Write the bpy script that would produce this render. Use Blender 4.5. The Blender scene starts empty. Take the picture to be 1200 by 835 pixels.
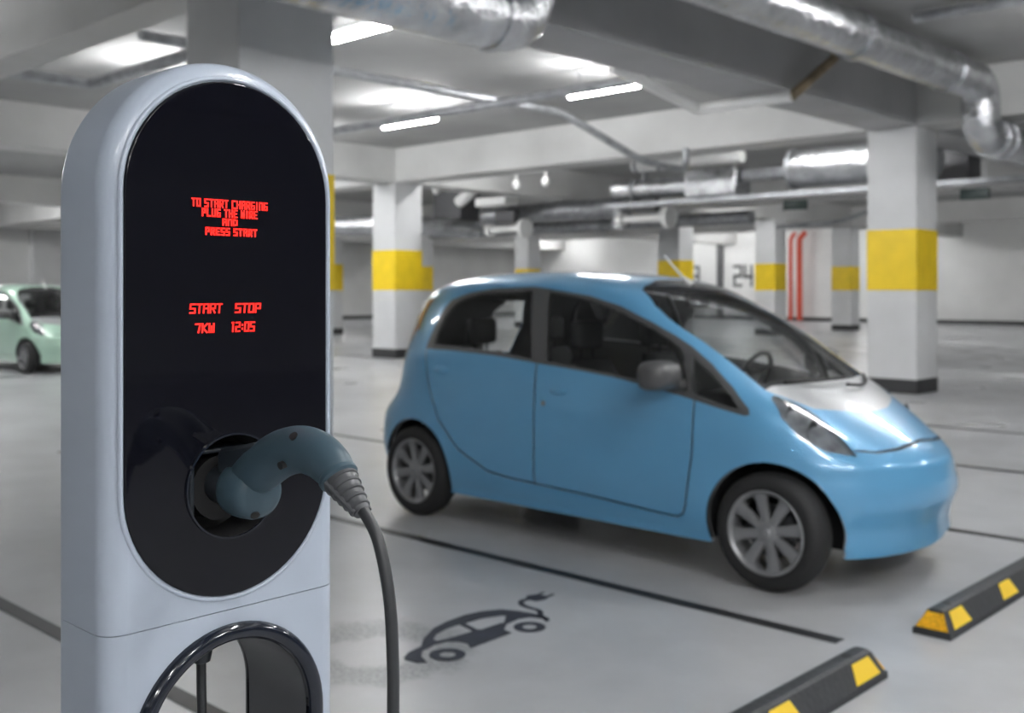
import bpy, bmesh, math, random
import numpy as np
from mathutils import Vector, Matrix, geometry as G
PI = math.pi
random.seed(7)
S = bpy.context.scene
COL = S.collection

# ------------------------------------------------------------------ materials
def mat(name, col=(.5, .5, .5), rough=.5, metal=0., spec=.5, coat=0., emit=None, es=0., noise=None, bump=None, alpha=None, rnoise=None):
    m = bpy.data.materials.new(name); m.use_nodes = True
    N, L = m.node_tree.nodes, m.node_tree.links
    b = N['Principled BSDF']
    b.inputs['Base Color'].default_value = (*col, 1)
    b.inputs['Roughness'].default_value = rough
    b.inputs['Metallic'].default_value = metal
    b.inputs['Specular IOR Level'].default_value = spec
    if coat:
        b.inputs['Coat Weight'].default_value = coat; b.inputs['Coat Roughness'].default_value = .04
    if emit:
        b.inputs['Emission Color'].default_value = (*emit, 1); b.inputs['Emission Strength'].default_value = es
    if noise or bump or rnoise:
        tc = N.new('ShaderNodeTexCoord')
    if noise:                                   # (scale, darker factor, lighter factor, detail)
        nz = N.new('ShaderNodeTexNoise'); nz.inputs['Scale'].default_value = noise[0]; nz.inputs['Detail'].default_value = noise[3]
        cr = N.new('ShaderNodeValToRGB')
        cr.color_ramp.elements[0].position = .3; cr.color_ramp.elements[1].position = .7
        cr.color_ramp.elements[0].color = (*[c * noise[1] for c in col], 1)
        cr.color_ramp.elements[1].color = (*[min(1, c * noise[2]) for c in col], 1)
        L.new(tc.outputs['Object'], nz.inputs['Vector']); L.new(nz.outputs['Fac'], cr.inputs['Fac']); L.new(cr.outputs['Color'], b.inputs['Base Color'])
    if rnoise:                                  # (scale, min roughness, max roughness)
        nz = N.new('ShaderNodeTexNoise'); nz.inputs['Scale'].default_value = rnoise[0]; nz.inputs['Detail'].default_value = 4
        mr = N.new('ShaderNodeMapRange'); mr.inputs['From Min'].default_value = .3; mr.inputs['From Max'].default_value = .7
        mr.inputs['To Min'].default_value = rnoise[1]; mr.inputs['To Max'].default_value = rnoise[2]
        L.new(tc.outputs['Object'], nz.inputs['Vector']); L.new(nz.outputs['Fac'], mr.inputs['Value']); L.new(mr.outputs['Result'], b.inputs['Roughness'])
    if bump:                                    # (scale, strength, distance)
        nz = N.new('ShaderNodeTexNoise'); nz.inputs['Scale'].default_value = bump[0]; nz.inputs['Detail'].default_value = 5
        bp = N.new('ShaderNodeBump'); bp.inputs['Strength'].default_value = bump[1]; bp.inputs['Distance'].default_value = bump[2]
        L.new(tc.outputs['Object'], nz.inputs['Vector']); L.new(nz.outputs['Fac'], bp.inputs['Height']); L.new(bp.outputs['Normal'], b.inputs['Normal'])
    return m

def glass_mat(name, tint, refl=1.0):
    m = bpy.data.materials.new(name); m.use_nodes = True
    N, L = m.node_tree.nodes, m.node_tree.links
    N.remove(N['Principled BSDF']); out = N['Material Output']
    tr = N.new('ShaderNodeBsdfTransparent'); tr.inputs['Color'].default_value = (*tint, 1)
    gl = N.new('ShaderNodeBsdfGlossy'); gl.inputs['Roughness'].default_value = .02; gl.inputs['Color'].default_value = (refl, refl, refl, 1)
    fr = N.new('ShaderNodeFresnel'); fr.inputs['IOR'].default_value = 1.62
    mx = N.new('ShaderNodeMixShader')
    L.new(fr.outputs['Fac'], mx.inputs['Fac']); L.new(tr.outputs['BSDF'], mx.inputs[1]); L.new(gl.outputs['BSDF'], mx.inputs[2]); L.new(mx.outputs['Shader'], out.inputs['Surface'])
    return m

def floor_mat():
    m = mat('polished concrete floor', (.36, .365, .375), .35, spec=.5)
    N, L = m.node_tree.nodes, m.node_tree.links
    b = N['Principled BSDF']; tc = N.new('ShaderNodeTexCoord')
    n1 = N.new('ShaderNodeTexNoise'); n1.inputs['Scale'].default_value = .9; n1.inputs['Detail'].default_value = 6; n1.inputs['Roughness'].default_value = .6
    r1 = N.new('ShaderNodeValToRGB'); r1.color_ramp.elements[0].position = .15; r1.color_ramp.elements[1].position = .85
    r1.color_ramp.elements[0].color = (.30, .305, .315, 1); r1.color_ramp.elements[1].color = (.56, .565, .58, 1)
    L.new(tc.outputs['Object'], n1.inputs['Vector']); L.new(n1.outputs['Fac'], r1.inputs['Fac'])
    nr = N.new('ShaderNodeTexNoise'); nr.inputs['Scale'].default_value = .8; nr.inputs['Detail'].default_value = 2
    rm = N.new('ShaderNodeMapRange'); rm.inputs['From Min'].default_value = .1; rm.inputs['From Max'].default_value = .9; rm.inputs['To Min'].default_value = .22; rm.inputs['To Max'].default_value = .42
    L.new(tc.outputs['Object'], nr.inputs['Vector']); L.new(nr.outputs['Fac'], rm.inputs['Value']); L.new(rm.outputs['Result'], b.inputs['Roughness'])
    # a worn ring-shaped stain beside the painted symbol
    mp = N.new('ShaderNodeMapping'); mp.inputs['Location'].default_value = (3.34, -2.70, 0)
    mp.inputs['Scale'].default_value = (1, 1, 1)
    n2 = N.new('ShaderNodeTexNoise'); n2.inputs['Scale'].default_value = 9; n2.inputs['Detail'].default_value = 5
    ln = N.new('ShaderNodeVectorMath'); ln.operation = 'LENGTH'
    L.new(tc.outputs['Object'], mp.inputs['Vector']); L.new(mp.outputs['Vector'], ln.inputs[0]); L.new(tc.outputs['Object'], n2.inputs['Vector'])
    ad = N.new('ShaderNodeMath'); ad.operation = 'MULTIPLY_ADD'; ad.inputs[1].default_value = .22
    L.new(n2.outputs['Fac'], ad.inputs[0]); L.new(ln.outputs['Value'], ad.inputs[2])
    r2 = N.new('ShaderNodeValToRGB'); e = r2.color_ramp.elements
    e[0].position = .0; e[0].color = (.1, .1, .1, 1); e[1].position = .6; e[1].color = (0, 0, 0, 1)
    for p_, v in ((.26, .1), (.33, 1.), (.46, .85), (.53, .1)):
        x = e.new(p_); x.color = (v, v, v, 1)
    L.new(ad.outputs['Value'], r2.inputs['Fac'])
    n3 = N.new('ShaderNodeTexNoise'); n3.inputs['Scale'].default_value = 60; n3.inputs['Detail'].default_value = 3
    L.new(tc.outputs['Object'], n3.inputs['Vector'])
    mr3 = N.new('ShaderNodeMapRange'); mr3.inputs['From Min'].default_value = .35; mr3.inputs['From Max'].default_value = .62; mr3.inputs['To Min'].default_value = .25; mr3.inputs['To Max'].default_value = .8
    L.new(n3.outputs['Fac'], mr3.inputs['Value'])
    mu = N.new('ShaderNodeMath'); mu.operation = 'MULTIPLY'; L.new(r2.outputs['Color'], mu.inputs[0]); L.new(mr3.outputs['Result'], mu.inputs[1])
    mx = N.new('ShaderNodeMix'); mx.data_type = 'RGBA'
    L.new(mu.outputs['Value'], mx.inputs[0]); L.new(r1.outputs['Color'], mx.inputs[6]); mx.inputs[7].default_value = (.12, .125, .13, 1)
    # darker mottled band across the floor further back
    sp = N.new('ShaderNodeSeparateXYZ'); L.new(tc.outputs['Object'], sp.inputs[0])
    bd = N.new('ShaderNodeMath'); bd.operation = 'SUBTRACT'; bd.inputs[1].default_value = 25; L.new(sp.outputs['Y'], bd.inputs[0])
    ab = N.new('ShaderNodeMath'); ab.operation = 'ABSOLUTE'; L.new(bd.outputs[0], ab.inputs[0])
    m4 = N.new('ShaderNodeMapRange'); m4.inputs['From Min'].default_value = 4.5; m4.inputs['From Max'].default_value = 2.5; m4.inputs['To Max'].default_value = .75
    L.new(ab.outputs[0], m4.inputs['Value'])
    n5 = N.new('ShaderNodeTexNoise'); n5.inputs['Scale'].default_value = 1.6; n5.inputs['Detail'].default_value = 6; L.new(tc.outputs['Object'], n5.inputs['Vector'])
    m5 = N.new('ShaderNodeMapRange'); m5.inputs['From Min'].default_value = .42; m5.inputs['From Max'].default_value = .58; L.new(n5.outputs['Fac'], m5.inputs['Value'])
    m6 = N.new('ShaderNodeMath'); m6.operation = 'MULTIPLY'; L.new(m4.outputs[0], m6.inputs[0]); L.new(m5.outputs[0], m6.inputs[1])
    mx2 = N.new('ShaderNodeMix'); mx2.data_type = 'RGBA'; L.new(m6.outputs[0], mx2.inputs[0]); L.new(mx.outputs[2], mx2.inputs[6]); mx2.inputs[7].default_value = (.15, .15, .155, 1)
    L.new(mx2.outputs[2], b.inputs['Base Color'])
    return m

M = {
    'floor': floor_mat(),
    'ceiling': mat('ceiling concrete', (.34, .34, .335), .85, noise=(.5, .85, 1.1, 5)),
    'wall': mat('wall concrete', (.70, .70, .69), .8, noise=(.35, .85, 1.1, 6), bump=(14, .15, .02)),
    'beam': mat('beam concrete', (.55, .55, .54), .8, noise=(.6, .85, 1.1, 6), bump=(16, .15, .02)),
    'grey_beam': mat('darker grey beam', (.40, .40, .405), .6, noise=(.8, .85, 1.1, 6)),  # one long beam gets a darker grey than the rest
    'column': mat('column concrete', (.62, .625, .63), .75, noise=(1.2, .92, 1.06, 6), bump=(20, .12, .02)),
    'yellow': mat('yellow wall paint', (.80, .56, .012), .45, noise=(2.5, .93, 1.12, 5)),
    'black_paint': mat('black skirting paint', (.035, .035, .037), .5),
    'line': mat('dark floor line paint', (.018, .018, .02), .45, noise=(5, .8, 1.6, 4)),
    'symbol': mat('navy floor paint', (.018, .023, .038), .7, noise=(9, .8, 1.3, 4)),
    'foil': mat('crumpled aluminium foil', (.66, .67, .69), .27, 1., noise=(4, .7, 1.15, 5), bump=(10, .5, .06)),
    'zinc': mat('galvanised steel', (.36, .37, .385), .42, .7, noise=(6, .75, 1.2, 4)),
    'white_pipe': mat('white painted pipe', (.78, .78, .77), .35),
    'dark_duct': mat('dark sheet metal duct', (.10, .10, .105), .5, .3),
    'rust': mat('brown painted pipe', (.30, .235, .15), .55, noise=(6, .6, 1.2, 5)),
    'red': mat('red sprinkler pipe', (.62, .075, .035), .4),
    'lamp_body': mat('white lamp housing', (.75, .75, .75), .5),
    'tube': mat('glowing lamp tube', (1, 1, 1), .5, emit=(.985, .995, 1.), es=17.),
    'sign': mat('dark green sign casing', (.035, .06, .055), .4),
    'number': mat('dark number paint', (.12, .12, .12), .6),
    'shell': mat('blue grey moulded plastic', (.405, .455, .535), .28, spec=.5, coat=.25),
    'gloss': mat('black gloss panel', (.0042, .0044, .0075), .06, spec=.35),
    'ring': mat('black gloss trim', (.010, .013, .022), .1, spec=.6),
    'liner': mat('charcoal satin plastic', (.07, .072, .078), .38),
    'matte': mat('matte black plastic', (.012, .012, .013), .6),
    'led': mat('red display light', (.3, .0, .0), .5, emit=(1., .018, .012), es=.27),
    'plug': mat('slate teal plastic', (.048, .084, .109), .42, spec=.45),
    'plug_dark': mat('dark slate plastic', (.022, .028, .036), .4),
    'cable': mat('charcoal rubber', (.034, .036, .039), .42, bump=(160, .15, .001)),
    'paint': mat('sky blue car paint', (.125, .375, .63), .3, metal=.1, coat=1.),
    'mint': mat('pale mint car paint', (.42, .62, .50), .3, metal=.1, coat=1.),
    'seam': mat('dark rubber seal', (.02, .02, .022), .6),
    'trim': mat('grey window trim', (.095, .095, .097), .35),
    'black_glass': mat('black glass', (.02, .02, .022), .05),
    'silver': mat('silver grey paint', (.40, .41, .42), .32, metal=.35, coat=.6),
    'glass': glass_mat('tinted window glass', (.92, .94, .94)),
    'screen_glass': glass_mat('windshield glass', (.66, .68, .69)),
    'lens': glass_mat('clear lamp lens', (.8, .82, .84)),
    'chrome': mat('lamp reflector chrome', (.50, .51, .53), .3, .3, noise=(14, .5, 1.3, 3)),
    'dark_chrome': mat('smoked lamp bowl', (.12, .125, .13), .3, .8),
    'amber': mat('amber brown tail lamp', (.32, .12, .025), .2, coat=1.),
    'tyre': mat('tyre rubber', (.018, .018, .019), .65),
    'alloy': mat('grey alloy', (.33, .335, .345), .36, .6),
    'seat': mat('charcoal seat fabric', (.14, .143, .148), .85),
    'lining': mat('grey cabin lining', (.45, .45, .455), .8),
    'inner': mat('dark cabin trim', (.075, .077, .08), .7),
    'bumper_rubber': mat('black recycled rubber', (.030, .032, .036), .55, bump=(40, .3, .01)),
    'reflector': mat('yellow reflective tape', (.88, .60, .05), .35),
    'orange_tape': mat('amber reflective tape', (.86, .44, .02), .35, noise=(60, .75, 1.2, 2)),
}

# ------------------------------------------------------------------ mesh helpers
def link(o, parent=None):
    COL.objects.link(o)
    if parent: o.parent = parent
    return o
def empty(name, loc=(0, 0, 0)):
    o = bpy.data.objects.new(name, None); o.location = loc; return link(o)
def tag(o, label, cat, group=None, kind=None):
    o['label'] = label; o['category'] = cat
    if group: o['group'] = group
    if kind: o['kind'] = kind
    return o
def struct(o): o['kind'] = 'structure'; return o

class MB:
    def __init__(s): s.bm = bmesh.new()
    def box(s, x0, x1, y0, y1, z0, z1, bev=0):
        vs = [s.bm.verts.new(p) for p in ((x0, y0, z0), (x1, y0, z0), (x1, y1, z0), (x0, y1, z0), (x0, y0, z1), (x1, y0, z1), (x1, y1, z1), (x0, y1, z1))]
        fs = [s.bm.faces.new([vs[i] for i in f]) for f in ((3, 2, 1, 0), (4, 5, 6, 7), (0, 1, 5, 4), (1, 2, 6, 5), (2, 3, 7, 6), (3, 0, 4, 7))]
        if bev:
            es = list({e for f in fs for e in f.edges})
            bmesh.ops.bevel(s.bm, geom=es, offset=bev, segments=3, affect='EDGES', profile=.5)
        return s
    def loops(s, loops, closed=True, cap0=True, cap1=True):
        rows = [[s.bm.verts.new(p) for p in l] for l in loops]
        n = len(rows[0])
        for a, b in zip(rows, rows[1:]):
            for i in range(n if closed else n - 1):
                j = (i + 1) % n
                s.bm.faces.new((a[i], a[j], b[j], b[i]))
        if cap0 and closed: s.bm.faces.new(list(reversed(rows[0])))
        if cap1 and closed: s.bm.faces.new(rows[-1])
        return rows
    def tube(s, pts, rad, seg=20, caps=True):
        pts = [Vector(p) for p in pts]
        if not isinstance(rad, (list, tuple)): rad = [rad] * len(pts)
        tans = []
        for i in range(len(pts)):
            a = pts[max(0, i - 1)]; b = pts[min(len(pts) - 1, i + 1)]
            tans.append((b - a).normalized())
        up = Vector((0, 0, 1)) if abs(tans[0].z) < .9 else Vector((0, 1, 0))
        n = (up - tans[0] * up.dot(tans[0])).normalized()
        ls = []
        for i, p in enumerate(pts):
            t = tans[i]; n = (n - t * n.dot(t)).normalized(); b = t.cross(n)
            r = rad[i]; rx, ry = (r if isinstance(r, (tuple, list)) else (r, r))
            ls.append([p + n * (rx * math.cos(2 * PI * k / seg)) + b * (ry * math.sin(2 * PI * k / seg)) for k in range(seg)])
        s.loops(ls, True, caps, caps); return s
    def lathe(s, prof, seg=48, axis='y', c=(0, 0, 0), closed=False):
        # prof: (radius, along)
        rows = []
        for r, a in prof:
            row = []
            for k in range(seg):
                t = 2 * PI * k / seg; u, v = r * math.cos(t), r * math.sin(t)
                p = {'y': (u, a, v), 'x': (a, u, v), 'z': (u, v, a)}[axis]
                row.append(s.bm.verts.new((p[0] + c[0], p[1] + c[1], p[2] + c[2])))
            rows.append(row)
        pairs = list(zip(rows, rows[1:])) + ([(rows[-1], rows[0])] if closed else [])
        for a, b in pairs:
            for i in range(seg):
                j = (i + 1) % seg; s.bm.faces.new((a[i], a[j], b[j], b[i]))
        if not closed:
            for row, rev in ((rows[0], True), (rows[-1], False)):
                try: s.bm.faces.new(list(reversed(row)) if rev else row)
                except ValueError: pass
        return s
    def build(s, name, m, parent=None, smooth=True, angle=35, flat_x=False):
        bmesh.ops.recalc_face_normals(s.bm, faces=s.bm.faces)
        me = bpy.data.meshes.new(name); s.bm.to_mesh(me); s.bm.free()
        if m: me.materials.append(M[m] if isinstance(m, str) else m)
        if smooth:
            me.shade_smooth()
            me.set_sharp_from_angle(angle=math.radians(angle))
            if flat_x:
                for p in me.polygons:
                    if abs(p.normal.x) > .9999: p.use_smooth = False
        return link(bpy.data.objects.new(name, me), parent)

def rounded(pts, rad, n=6):
    """a polyline with its corners turned into arcs"""
    pts = [Vector(p) for p in pts]; out = [pts[0]]
    for a, b, c in zip(pts, pts[1:], pts[2:]):
        d1, d2 = (a - b), (c - b); r = min(rad, d1.length * .45, d2.length * .45)
        p, q = b + d1.normalized() * r, b + d2.normalized() * r
        for k in range(n + 1):
            t = k / n; out.append(p * (1 - t) ** 2 + b * 2 * t * (1 - t) + q * t * t)
    out.append(pts[-1]); return out
def spline(pts, n=8):
    P = [Vector(p) for p in pts]; out = []
    for i in range(len(P) - 1):
        p0, p1, p2, p3 = P[max(0, i - 1)], P[i], P[i + 1], P[min(len(P) - 1, i + 2)]
        for k in range(n):
            t = k / n
            out.append(.5 * ((2 * p1) + (p2 - p0) * t + (2 * p0 - 5 * p1 + 4 * p2 - p3) * t * t + (3 * p1 - p0 - 3 * p2 + p3) * t ** 3))
    out.append(P[-1]); return out
def lerp_list(v, n):
    out = []
    for a, b in zip(v, v[1:]):
        out += [a + (b - a) * k / n for k in range(n)]
    return out + [v[-1]]

def inside(px, py, poly):
    px = np.asarray(px); py = np.asarray(py); r = np.zeros(px.shape, bool); n = len(poly)
    for i in range(n):
        x0, y0 = poly[i]; x1, y1 = poly[i - 1]
        if y0 == y1: continue
        c = ((y0 > py) != (y1 > py)) & (px < (x1 - x0) * (py - y0) / (y1 - y0) + x0)
        r ^= c
    return r
def resample(poly, step, closed=True):
    P = [np.array(p, float) for p in poly]
    if closed: P.append(P[0])
    out = []
    for a, b in zip(P, P[1:]):
        n = max(1, int(math.ceil(np.linalg.norm(b - a) / step)))
        out += [a + (b - a) * k / n for k in range(n)]
    if not closed: out.append(P[-1])
    return out
def planar(outer, holes=(), extra=()):
    """triangles of a flat region with holes: returns points and triangles"""
    pts, edges = [], []
    for l in [outer, *holes, *extra]:
        b = len(pts); pts += [Vector(p) for p in l]
        edges += [(b + i, b + (i + 1) % len(l)) for i in range(len(l))]
    v, _, f, *_ = G.delaunay_2d_cdt(pts, edges, [], 0, 1e-7)
    c = np.array([[sum(v[i][k] for i in t) / 3 for k in (0, 1)] for t in f])
    ok = inside(c[:, 0], c[:, 1], outer)
    for h in holes: ok &= ~inside(c[:, 0], c[:, 1], h)
    return v, [t for t, o in zip(f, ok) if o]

# ------------------------------------------------------------------ setting
CEIL, BB = 4.45, 3.75
def slab(name, m, *a):
    return struct(MB().box(*a).build(name, m, smooth=False))
slab('floor', 'floor', -43.6, 14.6, -10.6, 46.8, -.25, 0)
slab('ceiling', 'ceiling', -43.6, 14.6, -10.6, 46.8, CEIL, CEIL + .3)
def wall(name, x0, x1, y0, y1, side):
    return slab(name, 'wall', x0, x1, y0, y1, 0, CEIL)
wall('wall_back', -43, 14, 46.2, 46.5, 'back')
wall('wall_left', -43.3, -43, -10.3, 46.5, 'left')
wall('wall_right', 14, 14.3, -10.3, 46.5, 'right')
wall('wall_front', -43, 14, -10.3, -10, 'front')
slab('baseboard_back', 'black_paint', -43, 14, 46.17, 46.2, 0, .17)
slab('baseboard_left', 'black_paint', -43, -42.97, -10, 46.17, 0, .17)
COLX, COLY = [4.8, -6.43, -17.63, -28.8, -40.0], [-6.1, 4.4, 14.92, 25.4, 36.2]
# beams: long ones along Y at each column line, cross pieces along X between them
for X in COLX:
    struct(MB().box(X - .36, X + .36, -10, 46.2, BB, CEIL).build('ceiling_beam', 'grey_beam' if X == -6.43 else 'beam', smooth=False))
for Y in COLY:
    w = .2 if abs(Y - 4.4) < .01 else .36
    c = 4.32 if w == .2 else Y
    xs = [-43] + [v for X in reversed(COLX) for v in (X - .36, X + .36)] + [14]
    for a, b in zip(xs[::2], xs[1::2]):
        struct(MB().box(a, b, c - w, c + w, BB, CEIL).build('ceiling_beam', 'beam', smooth=False))

def column(x0, x1, y0, y1, label, base=.2, top=BB):
    t = empty('concrete_column', ((x0 + x1) / 2, (y0 + y1) / 2, 0))
    cx, cy = t.location.x, t.location.y; a, b = (x1 - x0) / 2, (y1 - y0) / 2
    MB().box(-a, a, -b, b, 0, top, .012).build('shaft', 'column', t)
    def sleeve(name, m, z0, z1, e):
        mb = MB()
        o = [(-a - e, -b - e), (a + e, -b - e), (a + e, b + e), (-a - e, b + e)]
        i = [(-a + .01, -b + .01), (a - .01, -b + .01), (a - .01, b - .01), (-a + .01, b - .01)]
        mb.loops([[(*p, z0) for p in i], [(*p, z0) for p in o], [(*p, z1) for p in o], [(*p, z1) for p in i]], True, False, False)
        mb.build(name, m, t, smooth=False)
    sleeve('yellow_band', 'yellow', 1.45, 2.31, .004)
    sleeve('black_skirting', 'black_paint', 0.001, base, .006)
    return tag(t, label, 'column')
def col_at(x, y, label, w=.36): column(x - w, x + w, y - w, y + w, label)
column(-7.12, -6.41, 4.0, 4.81, 'large concrete column right behind the charging station, mostly hidden by it')
col_at(-6.43, 14.92, 'wide concrete column with yellow band standing right of the blue car, nearest on that side')
column(-18.02, -17.27, 14.56, 15.32, 'concrete column with yellow band left of the blue car\'s tail, under the long beam')
col_at(-17.63, 25.4, 'concrete column whose yellow band shows behind the blue car\'s roof antenna')
col_at(-17.63, 30.75, 'concrete column with yellow band beside the red vertical pipes')
col_at(-17.75, 36.3, 'far concrete column with small yellow band between red pipes and wide column')
col_at(-28.8, 25.4, 'far concrete column peeking out behind the right edge of the beam-end column')
col_at(-28.8, 31.2, 'far concrete column with yellow band just above the blue car\'s roof, left of its middle')
col_at(-28.6, 21.2, 'far concrete column with yellow band seen just right of the charging station')

# ------------------------------------------------------------------ ceiling lamps
def make_lamp():
    t = empty('tube_lamp')
    MB().box(-.64, .64, -.03, .03, .05, .10, .008).build('housing', 'lamp_body', t)
    MB().tube([(-.62, 0, 0), (.62, 0, 0)], .042, 14).build('lamp_tube', 'tube', t)
    for x in (-.45, .45): MB().tube([(x, 0, .10), (x, 0, .34)], .006, 8).build('hanger', 'zinc', t)
    return t
LAMP_GROUP = 'fluorescent lamps on the garage ceiling'
named = {(-12.7, 11.0): 'lit tube lamp above the left column, left of the crossing ceiling pipes',
         (-8.75, 11.0): 'lit tube lamp under the thick ceiling beam, right of the crossing pipes',
         (-8.75, 6.8): 'lit tube lamp at the top of the large near column\'s right edge'}
lamps = []  # beyond the three named, lamps out of view are added to brighten the bays
for Y, z, xs in [(-3.4, 4.1, (6.6, 3.)), (-1.2, 4.1, (6.6, 3.)), (.6, 4.1, (6.6, 3., -12.7, -16.2, -19.1)), (2.5, 4.1, (3., .2)), (3.2, 4.3, (-22.6, -30.2, -33.8, -41.2)),
                 (6.8, 4.1, (2.2, -1.6, -8.75, -12.7)), (7.2, 4.3, (-19.1, -22.6, -30.2, -33.8, -41.2)), (11.0, 4.1, (2.2, -2.6, -8.75, -12.7, -16.2)), (11.6, 4.3, (-19.1, -22.6, -30.2, -33.8, -41.2)),
                 (16.0, 4.3, (2., -1., -8.75, -15.6, -20.2, -23.8, -31., -35.)), (26.9, 4.3, (1., -4.9, -8.75, -12.7, -15.6, -20.2, -24., -31., -35., -38.6)),
                 (37.7, 4.3, (1., -10., -14., -20.2, -25., -31., -36.)), (44., 4.33, (-20.2, -27., -31., -38.6))]:
    for X in xs: lamps.append((X, Y, z))
proto = make_lamp()
for i, (X, Y, Z) in enumerate(lamps):
    if i == 0: r = proto
    else:
        r = proto.copy(); COL.objects.link(r)
        for ch in proto.children:
            c = ch.copy(); COL.objects.link(c); c.parent = r
    r.location = (X, Y, Z)
    tag(r, named.get((X, Y), 'glowing white fluorescent tube lamp added out of view to light the garage'), 'lamp', LAMP_GROUP)

# ------------------------------------------------------------------ pipes and ducts
def pipe(name, pts, r, m, label, cat='pipe', bend=.12, seg=20, group=None, rings=(), ring_m='zinc', ring_w=.03, ring_e=.02):
    p = rounded(pts, bend)
    o = MB().tube(p, r, seg).build(name, m)
    for a, b in rings:                                   # bands: point and direction
        a = Vector(a); d = Vector(b).normalized() * ring_w
        MB().tube([a - d, a + d], r + ring_e, seg).build('joint_band', ring_m, o)
    return tag(o, label, cat, group)
Yd, Xd, Zd = (0, 1, 0), (1, 0, 0), (0, 0, 1)
pipe('foil_duct', [(-5.0, 4.6, 4.1), (-5.0, 14.0, 4.1), (-5.0, 14.0, 3.45), (-5.0, 19, 3.45)], .235, 'foil',
     'thick silver foil duct slanting across the top right corner', 'duct', .4, 32,
     rings=[((-5, 10.4, 4.1), Yd), ((-5, 12.9, 4.1), Yd), ((-5, 14.42, 3.45), Yd), ((-5, 14.75, 3.45), Yd)], ring_m='foil', ring_w=.05, ring_e=.03)
pipe('foil_duct', [(-5.5, -3, 3.48), (-5.5, 5.9, 3.48), (-5.5, 5.9, 4.44)], .255, 'foil',
     'short silver foil duct ending at top centre in a turned-up end', 'duct', .3, 32,
     rings=[((-5.5, 3.6, 3.48), Yd), ((-5.5, 5.55, 3.48), Yd)], ring_m='foil', ring_w=.03, ring_e=.015)
pipe('ceiling_conduit', [(-9.98, 5.1, 4.0), (-9.95, 11.5, 4.0), (-9.8, 13.2, 3.45), (-9.8, 14.4, 3.40), (-9.8, 14.4, 3.76)], .055, 'zinc',
     'grey ceiling pipe running away and dipping under the far beam', bend=.2)
pipe('ceiling_conduit', [(-16.9, 9.93, 3.9), (-7.5, 9.93, 3.9)], .06, 'zinc',
     'long grey ceiling pipe crossing the frame just above the two lit lamps')
pipe('white_pipe', [(-7.5, 9.55, 4.0), (-7.2, 10.84, 3.64), (-5.95, 10.84, 3.64)], .064, 'white_pipe',
     'white pipe elbow bending under the thick ceiling beam', bend=.06)
pipe('brown_pipe', [(-5.95, 10.84, 3.64), (-5.85, 11.7, 4.2), (-5.85, 11.7, 4.46)], .06, 'rust',
     'brown pipe climbing from the white elbow to the silver foil duct', bend=.05)
pipe('ceiling_conduit', [(-4.65, 11.1, 4.34), (4, 11.1, 4.34)], .06, 'zinc',
     'grey ceiling pipe in the extreme top right corner above the foil duct')
pipe('ceiling_conduit', [(-12.8, 1.5, 4.0), (-12.8, 5.9, 4.0), (-6.9, 5.9, 4.0)], .07, 'zinc',
     'grey elbowed ceiling pipe in the upper left behind the first beam', bend=.15)
# beyond the long beam, in the next bay
pipe('round_duct', [(-9.42, 17.2, 3.62), (-6.85, 17.2, 3.62)], .34, 'foil', 'fat pale round duct running left from the wide right column', 'duct', seg=32,
     rings=[((-9.38, 17.2, 3.62), Xd), ((-7.85, 17.2, 3.62), Xd)], ring_w=.03)
pipe('round_duct', [(-10.4, 17.2, 3.57), (-9.46, 17.2, 3.57)], .12, 'zinc', 'thin silver neck joined to the left end of the fat pale duct', 'duct', seg=20)
pipe('round_duct', [(-12.95, 17.2, 3.95), (-10.45, 17.2, 3.95)], .13, 'white_pipe', 'upper of two pale pipes left of the fat pale duct, under the beam', 'duct', seg=20,
     rings=[((-12.85, 17.2, 3.95), Xd), ((-12.3, 17.2, 3.95), Xd)])
pipe('round_duct', [(-13.4, 17.2, 3.48), (-11.6, 17.2, 3.48)], .2, 'foil', 'lower silver pipe left of the fat pale duct, beside a square box', 'duct', seg=24,
     rings=[((-12.9, 17.2, 3.48), Xd)])
tag(MB().box(-11.57, -10.45, 16.95, 17.5, 3.23, 3.74, .02).build('duct_box', 'foil'), 'pale square duct box between the silver pipes and the fat duct', 'duct')
tag(MB().tube([(-11.5, 16.7, 4.1), (-11.2, 16.75, 4.42)], .06, 14).build('pipe_stub', 'white_pipe'), 'short white pipe stub leaning over the pale upper pipe', 'pipe')
ct = empty('cable_tray', (-13.6, 17.0, 3.12))
for y in (0, .3): MB().box(0, 18, y, y + .02, 0, .09).build('side_rail', 'zinc', ct, smooth=False)
mb = MB(); mb.box(0, 18, .02, .3, 0, .015); mb.build('tray_floor', 'zinc', ct, smooth=False)
tag(ct, 'long grey cable tray under the pale ducts, running behind the wide column', 'cable tray')
tag(MB().box(-7.4, -6.82, 18.5, 19.1, 3.36, 4.0, .02).build('dark_duct', 'dark_duct'), 'dark square duct right of the wide yellow-banded column', 'duct')
def fitting(loc, label, w=1.1):
    t = empty('pipe_fitting', loc)
    MB().tube([(-w / 2, 0, 0), (w / 2, 0, 0)], .085, 18).build('pipe_body', 'white_pipe', t)
    for s, r in ((-1, .17), (1, .25)):
        MB().tube([(s * w / 2 - .07, 0, 0), (s * w / 2 + .07, 0, 0)], r, 24).build('flange', 'white_pipe', t)
    MB().box(-.35, .35, -.1, .12, .16, .5, .02).build('valve_box', 'dark_duct', t)
    MB().box(-.03, .03, -.03, .03, .5, CEIL - loc[2]).build('hanger', 'zinc', t)
    return tag(t, label, 'pipe')
fitting((-14.75, 20, 3.12), 'pale flanged pipe fitting hanging above the blue car\'s roof, right one', 1.35)
fitting((-19.2, 20, 3.05), 'pale flanged pipe fitting hanging left of the blue car\'s roof middle', 1.25)
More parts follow.
